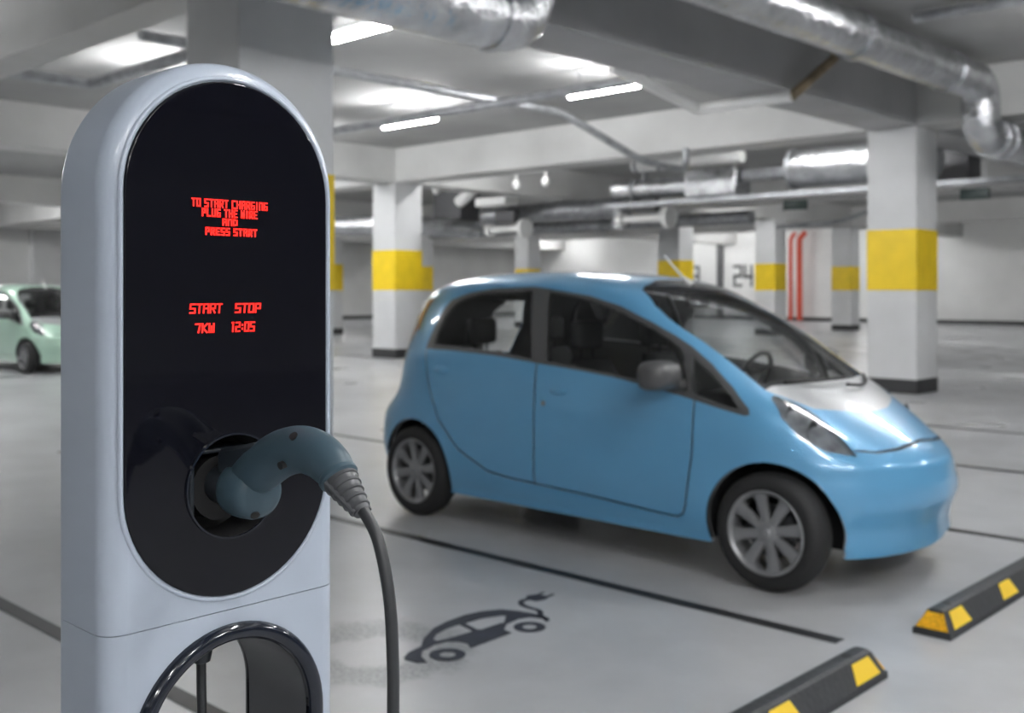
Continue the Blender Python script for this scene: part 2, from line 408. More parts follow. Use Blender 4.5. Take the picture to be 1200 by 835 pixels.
pipe('round_duct', [(-20.6, 20.6, 3.48), (-15.9, 20.6, 3.48), (-15.9, 20.6, 2.95)], .24, 'zinc', 'grey elbowed round duct between the two hanging pipe fittings', 'duct', .4, 24,
     rings=[((-17.0, 20.6, 3.48), Xd)])
tag(MB().box(-22.4, -21.3, 20.3, 21.1, 3.35, 4.44, .02).build('dark_duct', 'dark_duct'), 'dark square duct just right of the left yellow-banded column', 'duct')
pipe('round_duct', [(-20.6, 19.6, 3.8), (-19.9, 19.6, 4.2)], .16, 'white_pipe', 'stubby pale pipe end right of the dark square duct', 'duct', seg=20)
tag(MB().box(-19.7, -18.6, 19.3, 19.8, 3.62, 3.84, .03).build('duct_box', 'white_pipe'), 'small pale box hanging above the left flanged fitting', 'duct')
pipe('foil_duct', [(-23.6, 16.0, 3.12), (-20.6, 17.6, 3.12), (-20.6, 20.2, 3.12)], .25, 'foil', 'silver foil duct seen between charging station and left column', 'duct', .5, 28)
pipe('round_duct', [(-26, 23.5, 3.3), (-14, 23.5, 3.3)], .17, 'zinc', 'long grey round duct low behind the hanging fittings', 'duct', seg=20,
     rings=[((-22, 23.5, 3.3), Xd), ((-18.8, 23.5, 3.3), Xd)])
pipe('ceiling_conduit', [(-27, 15.9, 3.95), (-8, 15.9, 3.95)], .04, 'zinc', 'thin pipe tucked behind the long ceiling beam')
for x, z, l in ((-19.3, 3.9, 'tiny sprinkler head under the long beam, left one'), (-16.6, 3.85, 'tiny sprinkler head under the long beam, middle one'), (-15.7, 3.85, 'tiny sprinkler head under the long beam, right one')):
    tag(MB().lathe([(.02, CEIL - z), (.025, .12), (.08, .1), (.1, .0), (.05, -.08), (.001, -.1)], 16, 'z', (x, 17.6, z)).build('sprinkler_head', 'white_pipe'), l, 'sprinkler')
def sign(x, y, label):
    t = empty('hanging_sign', (x, y, 3.4))
    MB().box(-.29, .29, -.04, .04, -.11, .11, .01).build('sign_case', 'sign', t)
    for s in (-.2, .2): MB().box(s - .008, s + .008, -.008, .008, .11, CEIL - 3.4).build('hanger', 'zinc', t)
    return tag(t, label, 'sign')
sign(-11.98, 22, 'small dark hanging sign box above the red vertical pipes')
sign(-7.98, 22, 'small dark hanging sign box right of the wide yellow-banded column')
pipe('red_pipe', [(-25.24, 45.9, .02), (-25.24, 45.9, 3.9), (-25.0, 45.9, 4.2)], .09, 'red', 'thinner red vertical pipe on the back wall beside the far column', bend=.1)
pipe('red_pipe', [(-24.72, 45.8, .02), (-24.72, 45.8, 3.9), (-24.42, 45.8, 4.2)], .13, 'red', 'thick red vertical pipe on the back wall, right of the thinner one', bend=.1)
pipe('ceiling_conduit', [(-13.2, 23.3, 3.0), (-11.6, 23.3, 3.05), (-9.6, 23.3, 3.6)], .05, 'zinc', 'bent grey pipe beneath the dark sign box, left of the wide column', bend=.3)
tag(MB().box(-29.5, -29.15, 46.1, 46.2, .17, CEIL).build('recess_strip', 'dark_duct', smooth=False), 'dark vertical strip standing for a shaded recess in the back wall left of the number 24', 'recess_shade')  # dark strip put on the wall for the shade of a recess

tag(MB().box(-43, -42.55, 17.3, 18.7, 0, CEIL).build('wall_pilaster', 'column', smooth=False), 'pale concrete pilaster on the left wall above the mint green car', 'pilaster')

# ------------------------------------------------------------------ stroke lettering
GL = {
 'A': [[(0, 0), (0, 1), (1, 1), (1, 0)], [(0, .5), (1, .5)]], 'C': [[(1, 1), (0, 1), (0, 0), (1, 0)]], 'D': [[(0, 0), (0, 1), (1, .9), (1, .1), (0, 0)]],
 'E': [[(1, 1), (0, 1), (0, 0), (1, 0)], [(0, .5), (.8, .5)]], 'G': [[(1, 1), (0, 1), (0, 0), (1, 0), (1, .5), (.55, .5)]],
 'H': [[(0, 0), (0, 1)], [(1, 0), (1, 1)], [(0, .5), (1, .5)]], 'I': [[(.5, 0), (.5, 1)]], 'K': [[(0, 0), (0, 1)], [(1, 1), (.15, .5), (1, 0)]],
 'L': [[(0, 1), (0, 0), (1, 0)]], 'N': [[(0, 0), (0, 1), (1, 1), (1, 0)]], 'O': [[(0, 0), (0, 1), (1, 1), (1, 0), (0, 0)]],
 'P': [[(0, 0), (0, 1), (1, 1), (1, .45), (0, .45)]], 'R': [[(0, 0), (0, 1), (1, 1), (1, .5), (0, .5)], [(.45, .5), (1, 0)]],
 'S': [[(1, 1), (0, 1), (0, .5), (1, .5), (1, 0), (0, 0)]], 'T': [[(0, 1), (1, 1)], [(.5, 1), (.5, 0)]], 'U': [[(0, 1), (0, 0), (1, 0), (1, 1)]],
 'W': [[(0, 1), (0, 0), (1, 0), (1, 1)], [(.5, 0), (.5, .7)]], '0': [[(0, 0), (0, 1), (1, 1), (1, 0), (0, 0)]], '1': [[(.2, 1), (.6, 1), (.6, 0)]],
 '2': [[(0, 1), (1, 1), (1, .5), (0, .5), (0, 0), (1, 0)]], '5': [[(1, 1), (0, 1), (0, .5), (1, .5), (1, 0), (0, 0)]], '7': [[(0, 1), (1, 1), (.7, 0)]],
 ':': [[(.5, .25), (.5, .3)], [(.5, .7), (.5, .75)]], '4': [[(0, 1), (0, .45), (1, .45)], [(1, 1), (1, 0)]], '3': [[(0, 1), (1, 1), (1, 0), (0, 0)], [(.2, .5), (1, .5)]], ' ': []}
def lettering(name, text, c0, c1, base, top, place, thick, m, parent=None, slant=0.):
    """strokes across c0..c1, base..top; place(u, v, depth) gives the 3-D point"""
    mb = MB(); n = len(text); h = top - base
    wts = [.55 if ch in ' :' else (.75 if ch in '1I' else 1) for ch in text]; tot = sum(wts); x = c0
    hw = thick / 2
    for ch, w_ in zip(text, wts):
        cw = (c1 - c0) * w_ / tot; gx0, gw = x + hw * 1.15, cw - hw * 3.0; x += cw
        for st in GL[ch]:
            P = [(gx0 + u * gw, base + hw + v * (h - 2 * hw)) for u, v in st]
            for (ax, ay), (bx, by) in zip(P, P[1:]):
                dx, dy = bx - ax, by - ay; l = math.hypot(dx, dy) or 1e-9; dx /= l; dy /= l
                ax -= dx * hw; ay -= dy * hw; bx += dx * hw; by += dy * hw
                q = [(ax - dy * hw, ay + dx * hw), (bx - dy * hw, by + dx * hw), (bx + dy * hw, by - dx * hw), (ax + dy * hw, ay - dx * hw)]
                q = [(u + slant * (v - base), v) for u, v in q]
                mb.loops([[place(u, v, 0) for u, v in q], [place(u, v, 1) for u, v in q]])
    return mb.build(name, m, parent, smooth=False)
wallp = lambda u, v, d: (u, 46.2 - .012 * d, v)
tag(lettering('wall_number', '24', -28.6, -27.4, 1.62, 2.72, wallp, .15, 'number'), 'dark painted number 24 on the far concrete wall', 'number')
tag(lettering('wall_number', '3', -31.15, -30.5, 1.62, 2.72, wallp, .15, 'number'), 'dark painted number half hidden by the column behind the roof antenna', 'number')

# ------------------------------------------------------------------ floor markings
def flat(name, polys, m, z=.003):
    mb = MB()
    for outer, holes in polys:
        v, f = planar(outer, holes)
        top = [mb.bm.verts.new((p[0], p[1], z)) for p in v]; bot = [mb.bm.verts.new((p[0], p[1], z - .002)) for p in v]
        cnt = {}
        for t in f:
            try: mb.bm.faces.new([top[i] for i in t]); mb.bm.faces.new([bot[i] for i in reversed(t)])
            except ValueError: pass
            for a, b in zip(t, list(t[1:]) + [t[0]]): cnt[(a, b)] = 1
        for a, b in cnt:
            if (b, a) not in cnt:
                mb.bm.faces.new((top[b], top[a], bot[a], bot[b]))
        for q in top + bot:
            if not q.link_faces: mb.bm.verts.remove(q)
    return mb.build(name, m, smooth=False)
def line(x0, x1, y, label, w=.038):
    tag(flat('bay_line', [([(x0, y - w), (x1, y - w), (x1, y + w), (x0, y + w)], [])], 'line'), label, 'floor marking')
line(-9.5, -2.03, 4.10, 'dark bay line on the floor along the blue car\'s near side')
line(-9.5, -1.75, 6.48, 'dark bay line on the floor beyond the blue car, by the far wheel stop')
line(-9.5, -1.9, 8.9, 'second dark bay line beyond the blue car, right edge')
line(-9.5, -1.9, 11.3, 'farthest dark bay line in front of the wide right column')
line(-9.5, -2.6, 1.92, 'dark bay line at the left edge, beside the charging station')

car_out = [(-3.186, 2.731), (-3.217, 2.782), (-3.235, 2.866), (-3.294, 2.929), (-3.371, 3.058), (-3.398, 3.165), (-3.408, 3.277), (-3.391, 3.367), (-3.348, 3.449), (-3.275, 3.484), (-3.206, 3.503), (-3.138, 3.512), (-3.087, 3.488), (-3.08, 3.456), (-3.125, 3.479), (-3.175, 3.455), (-3.195, 3.406), (-3.183, 3.315), (-3.139, 3.252), (-3.087, 3.241), (-3.076, 2.99), (-3.123, 3.02), (-3.166, 3.013), (-3.205, 2.98), (-3.215, 2.917), (-3.193, 2.836), (-3.148, 2.789), (-3.08, 2.758), (-3.108, 2.731), (-3.161, 2.72)]
w1 = [(-3.264, 2.958), (-3.307, 3.016), (-3.327, 3.1), (-3.328, 3.167), (-3.222, 3.148), (-3.222, 3.085), (-3.228, 3.0), (-3.238, 2.955)]
w2 = [(-3.322, 3.195), (-3.319, 3.295), (-3.285, 3.385), (-3.268, 3.398), (-3.206, 3.321), (-3.211, 3.3), (-3.209, 3.186), (-3.222, 3.174)]
circ = lambda cx, cy, r, n=28: [(cx + r * math.cos(2 * PI * k / n), cy + r * math.sin(2 * PI * k / n)) for k in range(n)]
def ribbon(pts, w):
    P = [np.array(p) for p in pts]; L_, R_ = [], []
    for i in range(len(P)):
        d = P[min(i + 1, len(P) - 1)] - P[max(i - 1, 0)]; d /= np.linalg.norm(d); nrm = np.array((-d[1], d[0])) * w
        L_.append(tuple(P[i] + nrm)); R_.append(tuple(P[i] - nrm))
    return L_ + R_[::-1]
wire = [(-3.105, 3.49), (-3.150, 3.495), (-3.185, 3.535), (-3.220, 3.556), (-3.260, 3.556), (-3.311, 3.561), (-3.351, 3.584), (-3.371, 3.618), (-3.366, 3.655)]
wire = [tuple(v)[:2] for v in spline([(*p, 0) for p in wire], 4)]
sym = tag(flat('electric_car_symbol', [(car_out, [w1, w2]), (circ(-3.088, 2.875, .072), [circ(-3.088, 2.875, .033, 20)]), (circ(-3.085, 3.354, .069), [circ(-3.085, 3.354, .031, 20)]),
     (ribbon(wire, .013), []), ([(-3.408, 3.684), (-3.392, 3.735), (-3.34, 3.748), (-3.305, 3.714), (-3.318, 3.652), (-3.376, 3.645)], []),
     ([(-3.388, 3.735), (-3.398, 3.79), (-3.386, 3.79), (-3.372, 3.738)], []), ([(-3.336, 3.738), (-3.342, 3.796), (-3.33, 3.796), (-3.318, 3.73)], [])], 'symbol', .003),
     'navy electric car symbol with trailing plug painted on the floor', 'floor marking')

# ------------------------------------------------------------------ wheel stops
def wheel_stop(x0, x1, y0, y1, label):
    t = empty('wheel_stop', ((x0 + x1) / 2, (y0 + y1) / 2, 0)); cy = t.location.y
    hw, L_ = (x1 - x0) / 2, (y1 - y0) / 2
    sec = lambda y, k, zt: [(-hw * k, y, 0), (hw * k, y, 0), (hw * k, y, .025), (.45 * hw * k, y, zt), (.25 * hw * k, y, zt + .006), (-.25 * hw * k, y, zt + .006), (-.45 * hw * k, y, zt), (-hw * k, y, .025)]
    mb = MB()
    base = lambda y: [(-hw, y, 0), (hw, y, 0), (hw, y, .025), (-hw, y, .025)]
    mb.loops([sec(-L_, 1, .026)[:0] or [(-hw, -L_, 0), (hw, -L_, 0), (hw, -L_, .025), (.8 * hw, -L_ + .002, .028), (.5 * hw, -L_ + .004, .028), (-.5 * hw, -L_ + .004, .028), (-.8 * hw, -L_ + .002, .028), (-hw, -L_, .025)],
              sec(-L_ + .045, 1, .1), sec(L_ - .045, 1, .1),
              [(-hw, L_, 0), (hw, L_, 0), (hw, L_, .025), (.8 * hw, L_ - .002, .028), (.5 * hw, L_ - .004, .028), (-.5 * hw, L_ - .004, .028), (-.8 * hw, L_ - .002, .028), (-hw, L_, .025)]])
    mb.build('rubber_body', 'bumper_rubber', t, angle=20)
    # tape on the slopes
    def patch(side, ya, yb):
        mb = MB(); e = .003
        lo, hi = (hw * .93, .034), (.49 * hw, .095)
        q = [(side * (lo[0] + e), ya - .02, lo[1]), (side * (lo[0] + e), yb + .02, lo[1]), (side * (hi[0] + e), yb - .01, hi[1]), (side * (hi[0] + e), ya + .01, hi[1])]
        q2 = [(x - side * .006, y, z - .002) for x, y, z in q]
        mb.loops([q, q2]); mb.build('reflective_tape', 'reflector', t, smooth=False)
    for k in (.075, .66):
        for s in (-1, 1):
            patch(s, -L_ + k, -L_ + k + .15); patch(s, L_ - k - .15, L_ - k)
    for s in (-1, 1):
        mb = MB(); e = .003
        q = [(-hw * .86, s * (L_ - .004 + e), .032), (hw * .86, s * (L_ - .004 + e), .032), (.42 * hw, s * (L_ - .043 + e), .096), (-.42 * hw, s * (L_ - .043 + e), .096)]
        mb.loops([q, [(x, y - s * .006, z - .002) for x, y, z in q]]); mb.build('end_reflector', 'orange_tape', t, smooth=False)
    for y in (-L_ + .17, L_ - .17):
        MB().tube([(0, y, .095), (0, y, .108)], .019, 16).build('bolt_hole_disc', 'matte', t)  # black disc put in for the dark of a bolt hole
    return tag(t, label, 'wheel stop')
wheel_stop(-1.86, -1.70, 4.42, 6.26, 'black and yellow rubber wheel stop in front of the blue car, farther right')
wheel_stop(-1.87, -1.71, 2.00, 3.84, 'black and yellow rubber wheel stop at the bottom edge, nearer the camera')

# ------------------------------------------------------------------ charging station
ch = empty('charging_station', (-1.08, .628, 0))
CX, CY = -1.08, .628
HW = .144; XFc = -1.02 - CX; XBc = -1.118 - CX        # local front and back of the main shell
def outline(d, z0, z1, n=40, arch=True):
    """stadium-topped outline inset by d (local y, z), from z0 up"""
    w = HW - d; c = 1.700 - HW
    if arch:
        pts = [(w * math.cos(PI * k / n), c + w * math.sin(PI * k / n)) for k in range(n + 1)]
        zs = [c - (c - z0) * k / 8 for k in range(1, 9)]
        return [(-w, z) for z in zs][::1] and (pts + [(-w, z) for z in zs] + [(w, z) for z in reversed(zs)])
    m = 12
    return [(w, z1 - (z1 - z0) * 0)] + [(-w, z1)] + [(-w, z1 - (z1 - z0) * k / m) for k in range(1, m + 1)] + [(w, z0 + (z1 - z0) * k / m) for k in range(0, m)]
def stad(hw, z0, z1, n=32):
    a = [(hw * math.cos(PI * k / n), z1 - hw + hw * math.sin(PI * k / n)) for k in range(n + 1)]
    b = [(hw * math.cos(PI + PI * k / n), z0 + hw + hw * math.sin(PI + PI * k / n)) for k in range(n + 1)]
    return a + b
def shell(name, oline, holes, m, fr=.024):
    mb = MB(); rows = []
    prof = [(0.0, XBc)] + [(0.0, XFc - fr)] + [(fr * (1 - math.cos(a)), XFc - fr + fr * math.sin(a)) for a in [PI / 2 * k / 8 for k in range(1, 9)]]
    ls = [[(x, y, z) for y, z in oline(d)] for d, x in prof]
    mb.loops(ls, True, False, False)
    inner = [tuple(p) for p in oline(fr)]
    v, f = planar(inner, holes)
    vs = [mb.bm.verts.new((XFc, p[0], p[1])) for p in v]
    for t in f: mb.bm.faces.new([vs[i] for i in t])
    vb, fb = planar([tuple(p) for p in oline(0)], holes[-1:] if name == 'lower_housing' else [])
    vs2 = [mb.bm.verts.new((XBc, p[0], p[1])) for p in vb]
    for t in fb: mb.bm.faces.new([vs2[i] for i in reversed(t)])
    bmesh.ops.remove_doubles(mb.bm, verts=mb.bm.verts, dist=1e-5)
    return mb.build(name, m, ch, angle=40, flat_x=True)
SOC = [(.0 + .056 * math.cos(2 * PI * k / 48), 1.237 + .056 * math.sin(2 * PI * k / 48)) for k in range(48)]
SEAM = 1.1015
shell('upper_housing', lambda d: outline(d, SEAM + .0005, 1.7), [SOC], 'shell')
HOLE_O = stad(.119, .30, 1.086); HOLE_I = stad(.1005, .3185, 1.0675)
shell('lower_housing', lambda d: outline(d, .03, SEAM - .0005, arch=False), [HOLE_I], 'shell')
mb = MB(); mb.box(XBc + .005, XFc - .022, -HW + .006, HW - .006, SEAM - .004, SEAM + .004); mb.build('seam_gasket', 'matte', ch, smooth=False)
mb = MB(); mb.box(XBc - .02, XFc + .005, -HW - .012, HW + .012, 0, .03, .006); mb.build('foot_plate', 'liner', ch)
# back cover
mb = MB()
full = lambda d: outline(d, .03, 1.7)
ls = [[(x, y, z) for y, z in full(d)] for d, x in ((.004, XBc), (.004, XBc - .012), (.008, XBc - .022), (.018, XBc - .03))]
mb.loops(ls, True, False, False)
for x, d in ((XBc - .03, .018), (XBc, .004)):
    v, f = planar(full(d), [HOLE_I]); vs = [mb.bm.verts.new((x, p[0], p[1])) for p in v]
    for t in f: mb.bm.faces.new([vs[i] for i in t])
bmesh.ops.remove_doubles(mb.bm, verts=mb.bm.verts, dist=1e-5)
mb.build('back_cover', 'shell', ch, angle=40, flat_x=True)
# round opening: lining and glossy ring
mb = MB(); mb.loops([[(x, y, z) for y, z in HOLE_I] for x in (XFc + .002, XBc - .03)], True, False, False); mb.build('opening_liner', 'liner', ch)
mb = MB()
ring_prof = [(.0, -.004), (.0, .003), (.0015, .006), (.005, .009), (.0095, .0102), (.014, .009), (.0172, .006), (.0185, .003), (.0185, -.004)]
mb.loops([[(XFc + h, y, z) for y, z in stad(.119 - d, .30 + d, 1.086 - d)] for d, h in ring_prof], True, False, False)
mb.build('opening_ring', 'ring', ch, angle=60)
mb = MB()
mb.loops([[(XBc - .03 - h, y, z) for y, z in stad(.119 - d, .30 + d, 1.086 - d)] for d, h in ring_prof], True, False, False)
mb.build('opening_ring', 'ring', ch, angle=60)
# black front panel with the socket opening
PZ0, PZ1, PW = 1.118, 1.677, .1245
mb = MB()
pp = [(0, 0), (0, .0012), (.0008, .0024), (.002, .003)]
mb.loops([[(XFc + h, y, z) for y, z in stad(PW - d, PZ0 + d, PZ1 - d)] for d, h in pp], True, False, False)
v, f = planar(stad(PW - .002, PZ0 + .002, PZ1 - .002), [SOC]); vs = [mb.bm.verts.new((XFc + .003, p[0], p[1])) for p in v]
for t in f: mb.bm.faces.new([vs[i] for i in t])
bmesh.ops.remove_doubles(mb.bm, verts=mb.bm.verts, dist=1e-5)
panel = mb.build('front_panel', 'gloss', ch, angle=50, flat_x=True)
mb = MB()
mb.loops([[(XFc + h, y, z) for y, z in stad(PW + d, PZ0 - d, PZ1 + d)] for d, h in ((.0062, -.001), (.0058, .0008), (.0045, .0022), (.003, .0026), (.0015, .0018), (.0008, .0), (.0008, -.002))], True, False, False)
mb.build('panel_rim', 'shell', ch, angle=60)
# socket recess
mb = MB(); mb.loops([[(x, r * math.cos(2 * PI * k / 48), 1.237 + r * math.sin(2 * PI * k / 48)) for k in range(48)] for r, x in ((.0555, XFc + .003), (.0545, XFc - .05))], True, False, True)
mb.build('socket_recess', 'matte', ch)
mb = MB(); mb.lathe([(.0575, XFc + .003), (.0575, XFc + .0055), (.0555, XFc + .0055), (.0555, XFc + .003)], 64, 'x', (0, 0, 1.237), True); mb.build('socket_rim', 'ring', ch)
sk = MB().tube([(XFc - .05, 0, 1.232), (XFc - .022, 0, 1.232)], .036, 32).build('socket', 'matte', ch)
mb = MB(); mb.box(XFc - .05, XFc - .012, -.044, -.038, 1.20, 1.275, .002); mb.box(XFc - .05, XFc - .012, -.042, .03, 1.272, 1.277, .002); mb.build('socket_shutter', 'plug_dark', ch)
facep = lambda u, v, d: (XFc + .0031 + .0006 * d, u - CY, v)
for txt, c, half, b, t_, th, sl in (('TO START CHARGING', .6244, .0474, 1.5389, 1.5481, .0016, 0), ('PLUG THE WIRE', .6240, .0348, 1.5289, 1.5380, .0017, 0), ('AND', .6237, .0098, 1.5199, 1.5279, .0018, 0),
                                ('PRESS START', .6259, .0325, 1.5091, 1.5178, .0018, 0), ('START', .5944, .0199, 1.4252, 1.4360, .0017, .08), ('STOP', .6459, .0168, 1.4250, 1.4360, .0019, .08),
                                ('7KW', .5928, .0122, 1.4044, 1.4150, .0019, .05), ('12:05', .6397, .0155, 1.4044, 1.4156, .0018, .05)):
    o = lettering('display_text', txt, c - half, c + half, b, t_, facep, th, 'led', ch, sl)
    o['label'] = 'glowing red display words ' + txt.replace(':', ' ')
tag(ch, 'tall blue-grey electric car charging station with black panel and red display text', 'charging station')

# ------------------------------------------------------------------ plug and cable
pc = empty('charging_plug', (-.97, .628, 1.235))
o3 = lambda l: [(x + .97, y - .628, z - 1.235) for x, y, z in l]
# barrel that enters the socket
mb = MB(); mb.lathe([(.001, -.040), (.0255, -.0395), (.0285, -.036), (.0300, -.030), (.0305, -.018), (.0297, -.004), (.0268, .005), (.020, .0105), (.001, .0135)], 40, 'x', (0, 0, .001))
barrel = mb.build('connector_barrel', 'plug', pc, angle=60)
MB().tube([(-.083, 0, .001), (-.08, 0, .001), (-.038, 0, .001)], [.019, .021, .021], 32).build('connector_nose', 'plug_dark', pc)
# handle
hp = spline(o3([(-.990, .628, 1.247), (-.963, .628, 1.262), (-.926, .628, 1.281), (-.890, .628, 1.2895), (-.861, .628, 1.2868), (-.841, .628, 1.2785), (-.829, .628, 1.2685)]), 6)
rr = lerp_list([.0225, .0255, .0248, .0240, .0232, .0215, .0188], 6)
mb = MB(); mb.tube(hp, [(r, r * .93) for r in rr], 32)
handle = mb.build('plug_handle', 'plug', pc, angle=60)
e_, d_ = hp[-1], (hp[-1] - hp[-2]).normalized()
mb = MB(); mb.tube([e_ - d_ * .006, e_ - d_ * .003, e_ + d_ * .001, e_ + d_ * .003], [.0182, .0200, .0200, .0175], 32); mb.build('handle_lip', 'plug', handle)
mb = MB()
mb.loops([[(x, y, z) for y, z in ((-.016, zb), (-.016, zt - .004), (-.013, zt), (.013, zt), (.016, zt - .004), (.016, zb))] for x, zb, zt in ((-.052, .020, .041), (-.050, .018, .043), (-.015, .022, .050), (.012, .03, .056), (.02, .036, .052))])
mb.build('release_latch', 'plug_dark', pc, angle=25)
def dimple(name, centre, normal, r, parent):
    n = Vector(normal).normalized(); c = Vector(centre)
    MB().tube([c - n * .006, c + n * .0006], r, 16).build(name, 'matte', parent)
dimple('screw_recess', o3([(-.8795, .6105, 1.306)])[0], (.15, -.7, .72), .0045, handle)
dimple('screw_recess', o3([(-.893, .6045, 1.2755)])[0], (.1, -1, -.2), .004, handle)
dimple('screw_recess', o3([(-.962, .620, 1.2135)])[0], (.72, -.2, -.65), .005, barrel)
# ribbed strain relief
g0 = e_ + d_ * .001; g1 = Vector((-.7925 + .97, 0, 1.240 - 1.235))
dd = (g1 - g0).normalized(); Lg = (g1 - g0).length
mb = MB(); mb.tube([g0 + dd * (Lg * t) for t in (0, .1, .5, .9, 1)], [.0172, .0170, .0128, .0092, .0080], 28)
gland = mb.build('strain_relief', 'liner', pc)
for k in range(5):
    t = .12 + k * .185; r = .0172 - .0092 * t
    MB().tube([g0 + dd * (Lg * t - .0022), g0 + dd * (Lg * t - .0015), g0 + dd * (Lg * t + .0015), g0 + dd * (Lg * t + .0022)], [r - .001, r + .0016, r + .0016, r - .001], 28).build('strain_rib', 'liner', gland)
for sgn in (-1, 1):
    side = Vector((0, sgn, 0)); 
    MB().tube([g0 + dd * (Lg * t) + side * (.0172 - .0092 * t + .0006) for t in (.05, .5, .97)], .0026, 10).build('strain_spine', 'liner', gland)
# cable
cp = spline(o3([(-.799, .628, 1.2465), (-.7875, .628, 1.2385), (-.770, .628, 1.219), (-.757, .628, 1.184), (-.7505, .628, 1.150), (-.7475, .628, 1.10), (-.7475, .628, 1.06), (-.748, .628, .9), (-.750, .628, .5), (-.765, .628, .18), (-.82, .628, .035), (-.90, .628, .06), (-.97, .628, .25), (-1.04, .628, .52), (-1.078, .628, .78), (-1.082, .6275, .95), (-1.083, .6268, 1.045)]), 8)
rc = lerp_list([.0058] * 15 + [.0055, .0055], 8)
MB().tube(cp, rc, 20).build('charging_cable', 'cable', pc)
MB().lathe([(.0062, -.012), (.0105, -.01), (.0125, 0), (.0125, .012), (.009, .022), (.009, .036)], 24, 'z', o3([(-1.083, .6268, 1.040)])[0]).build('cable_gland', 'plug_dark', pc)
tag(pc, 'slate grey charging plug with black cable pushed into the charging station socket', 'plug')

# ------------------------------------------------------------------ the car
def pchip(xs, ys):
    xs = np.array(xs, float); ys = np.array(ys, float); h = np.diff(xs); d = np.diff(ys) / h
    m = np.zeros_like(ys); m[0] = d[0]; m[-1] = d[-1]
    for i in range(1, len(xs) - 1):
        if d[i - 1] * d[i] > 0:
            a = 2 * h[i] + h[i - 1]; b = h[i] + 2 * h[i - 1]; m[i] = (a + b) / (a / d[i - 1] + b / d[i])
    def f(x):
        x = np.clip(x, xs[0], xs[-1]); i = np.clip(np.searchsorted(xs, x) - 1, 0, len(xs) - 2); t = (x - xs[i]) / h[i]
        return ys[i] * (1 + 2 * t) * (1 - t) ** 2 + h[i] * m[i] * t * (1 - t) ** 2 + ys[i + 1] * t * t * (3 - 2 * t) + h[i] * m[i + 1] * t * t * (t - 1)
    return f
XF = pchip([.20, .24, .28, .36, .46, .50, .54, .60, .645, .70, .78, .85, .95, 1.08, 1.2, 1.32, 1.42, 1.475, 1.525, 1.555, 1.57, 1.575],
           [1.775, 1.808, 1.803, 1.828, 1.862, 1.862, 1.847, 1.838, 1.80, 1.72, 1.595, 1.475, 1.29, 1.08, .90, .69, .49, .36, .17, -.08, -.33, -.5])
XR = pchip([.2, .3, .45, .6, .8, 1.0, 1.2, 1.35, 1.42, 1.48, 1.525, 1.555, 1.57, 1.575],
           [-1.83, -1.90, -1.94, -1.92, -1.75, -1.69, -1.63, -1.57, -1.52, -1.42, -1.25, -1.0, -.75, -.6])
WW = pchip([.2, .3, .45, .7, .85, 1.0, 1.1, 1.2, 1.32, 1.42, 1.48, 1.525, 1.555, 1.57, 1.575],
           [.69, .72, .737, .737, .73, .715, .69, .665, .63, .595, .56, .49, .38, .22, .0])
PF = pchip([.2, .42, .6, .8, .95, 1.2, 1.42, 1.5, 1.575], [11, 8, 7, 10, 13, 14, 12, 7, 3])
QF = pchip([.2, .75, .95, 1.575], [1.7, 1.75, 2.1, 2.1])
PR = pchip([.2, .6, 1.2, 1.45, 1.575], [9, 9, 8, 6, 3])
Z0, Z1 = .185, 1.575
def st_to_xyz(s, t):
    z = Z1 - (Z1 - Z0) * (1 - t) ** 2; xf, xr = XF(z), XR(z); xc = (xf + xr) / 2; hl = (xf - xr) / 2
    u = np.sign(s) * (1 - (1 - np.abs(s)) ** 2); fr = u > 0
    p = np.where(fr, PF(z), PR(z)); q = np.where(fr, QF(z), 2.1)
    y = WW(z) * np.clip(1 - np.abs(u) ** p, 0, 1) ** (1 / q)
    return xc + hl * u, y, z
t_of_z = lambda z: 1 - np.sqrt(np.clip((Z1 - z) / (Z1 - Z0), 0, 1))
def st_side(x, z):
    xf, xr = XF(z), XR(z); u = np.clip((x - (xf + xr) / 2) / ((xf - xr) / 2), -1, 1)
    return np.sign(u) * (1 - np.sqrt(1 - np.abs(u))), t_of_z(z)
def st_front(y, z, front=True):
    p, q = (PF(z), QF(z)) if front else (PR(z), 2.1)
    u = np.clip(1 - np.clip(y / max(float(WW(z)), 1e-6), 0, 1) ** q, 0, 1) ** (1 / p); s = 1 - np.sqrt(1 - u)
    return (s if front else -s), t_of_z(z)
AX_F, AX_R, ZH, TR = 1.275, -1.275, .287, .287
HOLE = .335
DLO = [(-1.20, 1.075), (-1.195, 1.10), (-1.166, 1.18), (-1.10, 1.325), (-1.04, 1.392), (-.893, 1.436), (-.681, 1.462), (-.366, 1.472), (-.234, 1.458), (.091, 1.418), (.32, 1.364), (.537, 1.281), (.693, 1.213), (.794, 1.160), (.926, 1.072), (1.061, .968), (1.165, .868), (1.172, .842), (1.15, .836), (.981, .871), (.838, .902), (.606, .944), (.331, .983), (.038, 1.010), (-.218, 1.030), (-.558, 1.058), (-.94, 1.074)]
G_R = [(-1.132, 1.107), (-1.112, 1.19), (-1.06, 1.305), (-.993, 1.37), (-.868, 1.413), (-.67, 1.438), (-.36, 1.447), (-.262, 1.054), (-.563, 1.084), (-.872, 1.10)]
G_F = [(-.223, 1.438), (-.066, 1.425), (.098, 1.392), (.33, 1.333), (.549, 1.25), (.66, 1.197), (.735, 1.155), (.772, 1.115), (.80, 1.045), (.83, .929), (.606, .966), (.331, .999), (.035, 1.029), (-.140, 1.045)]
G_Q = [(.82, 1.108), (.944, 1.028), (1.054, .940), (1.117, .866), (.974, .896), (.868, .925)]
D_F = [(-.215, 1.20), (-.215, .338), (.242, .320), (.69, .293), (.765, .292), (.80, .310), (.823, .361), (.864, .631), (.872, .86), (.872, .95)]
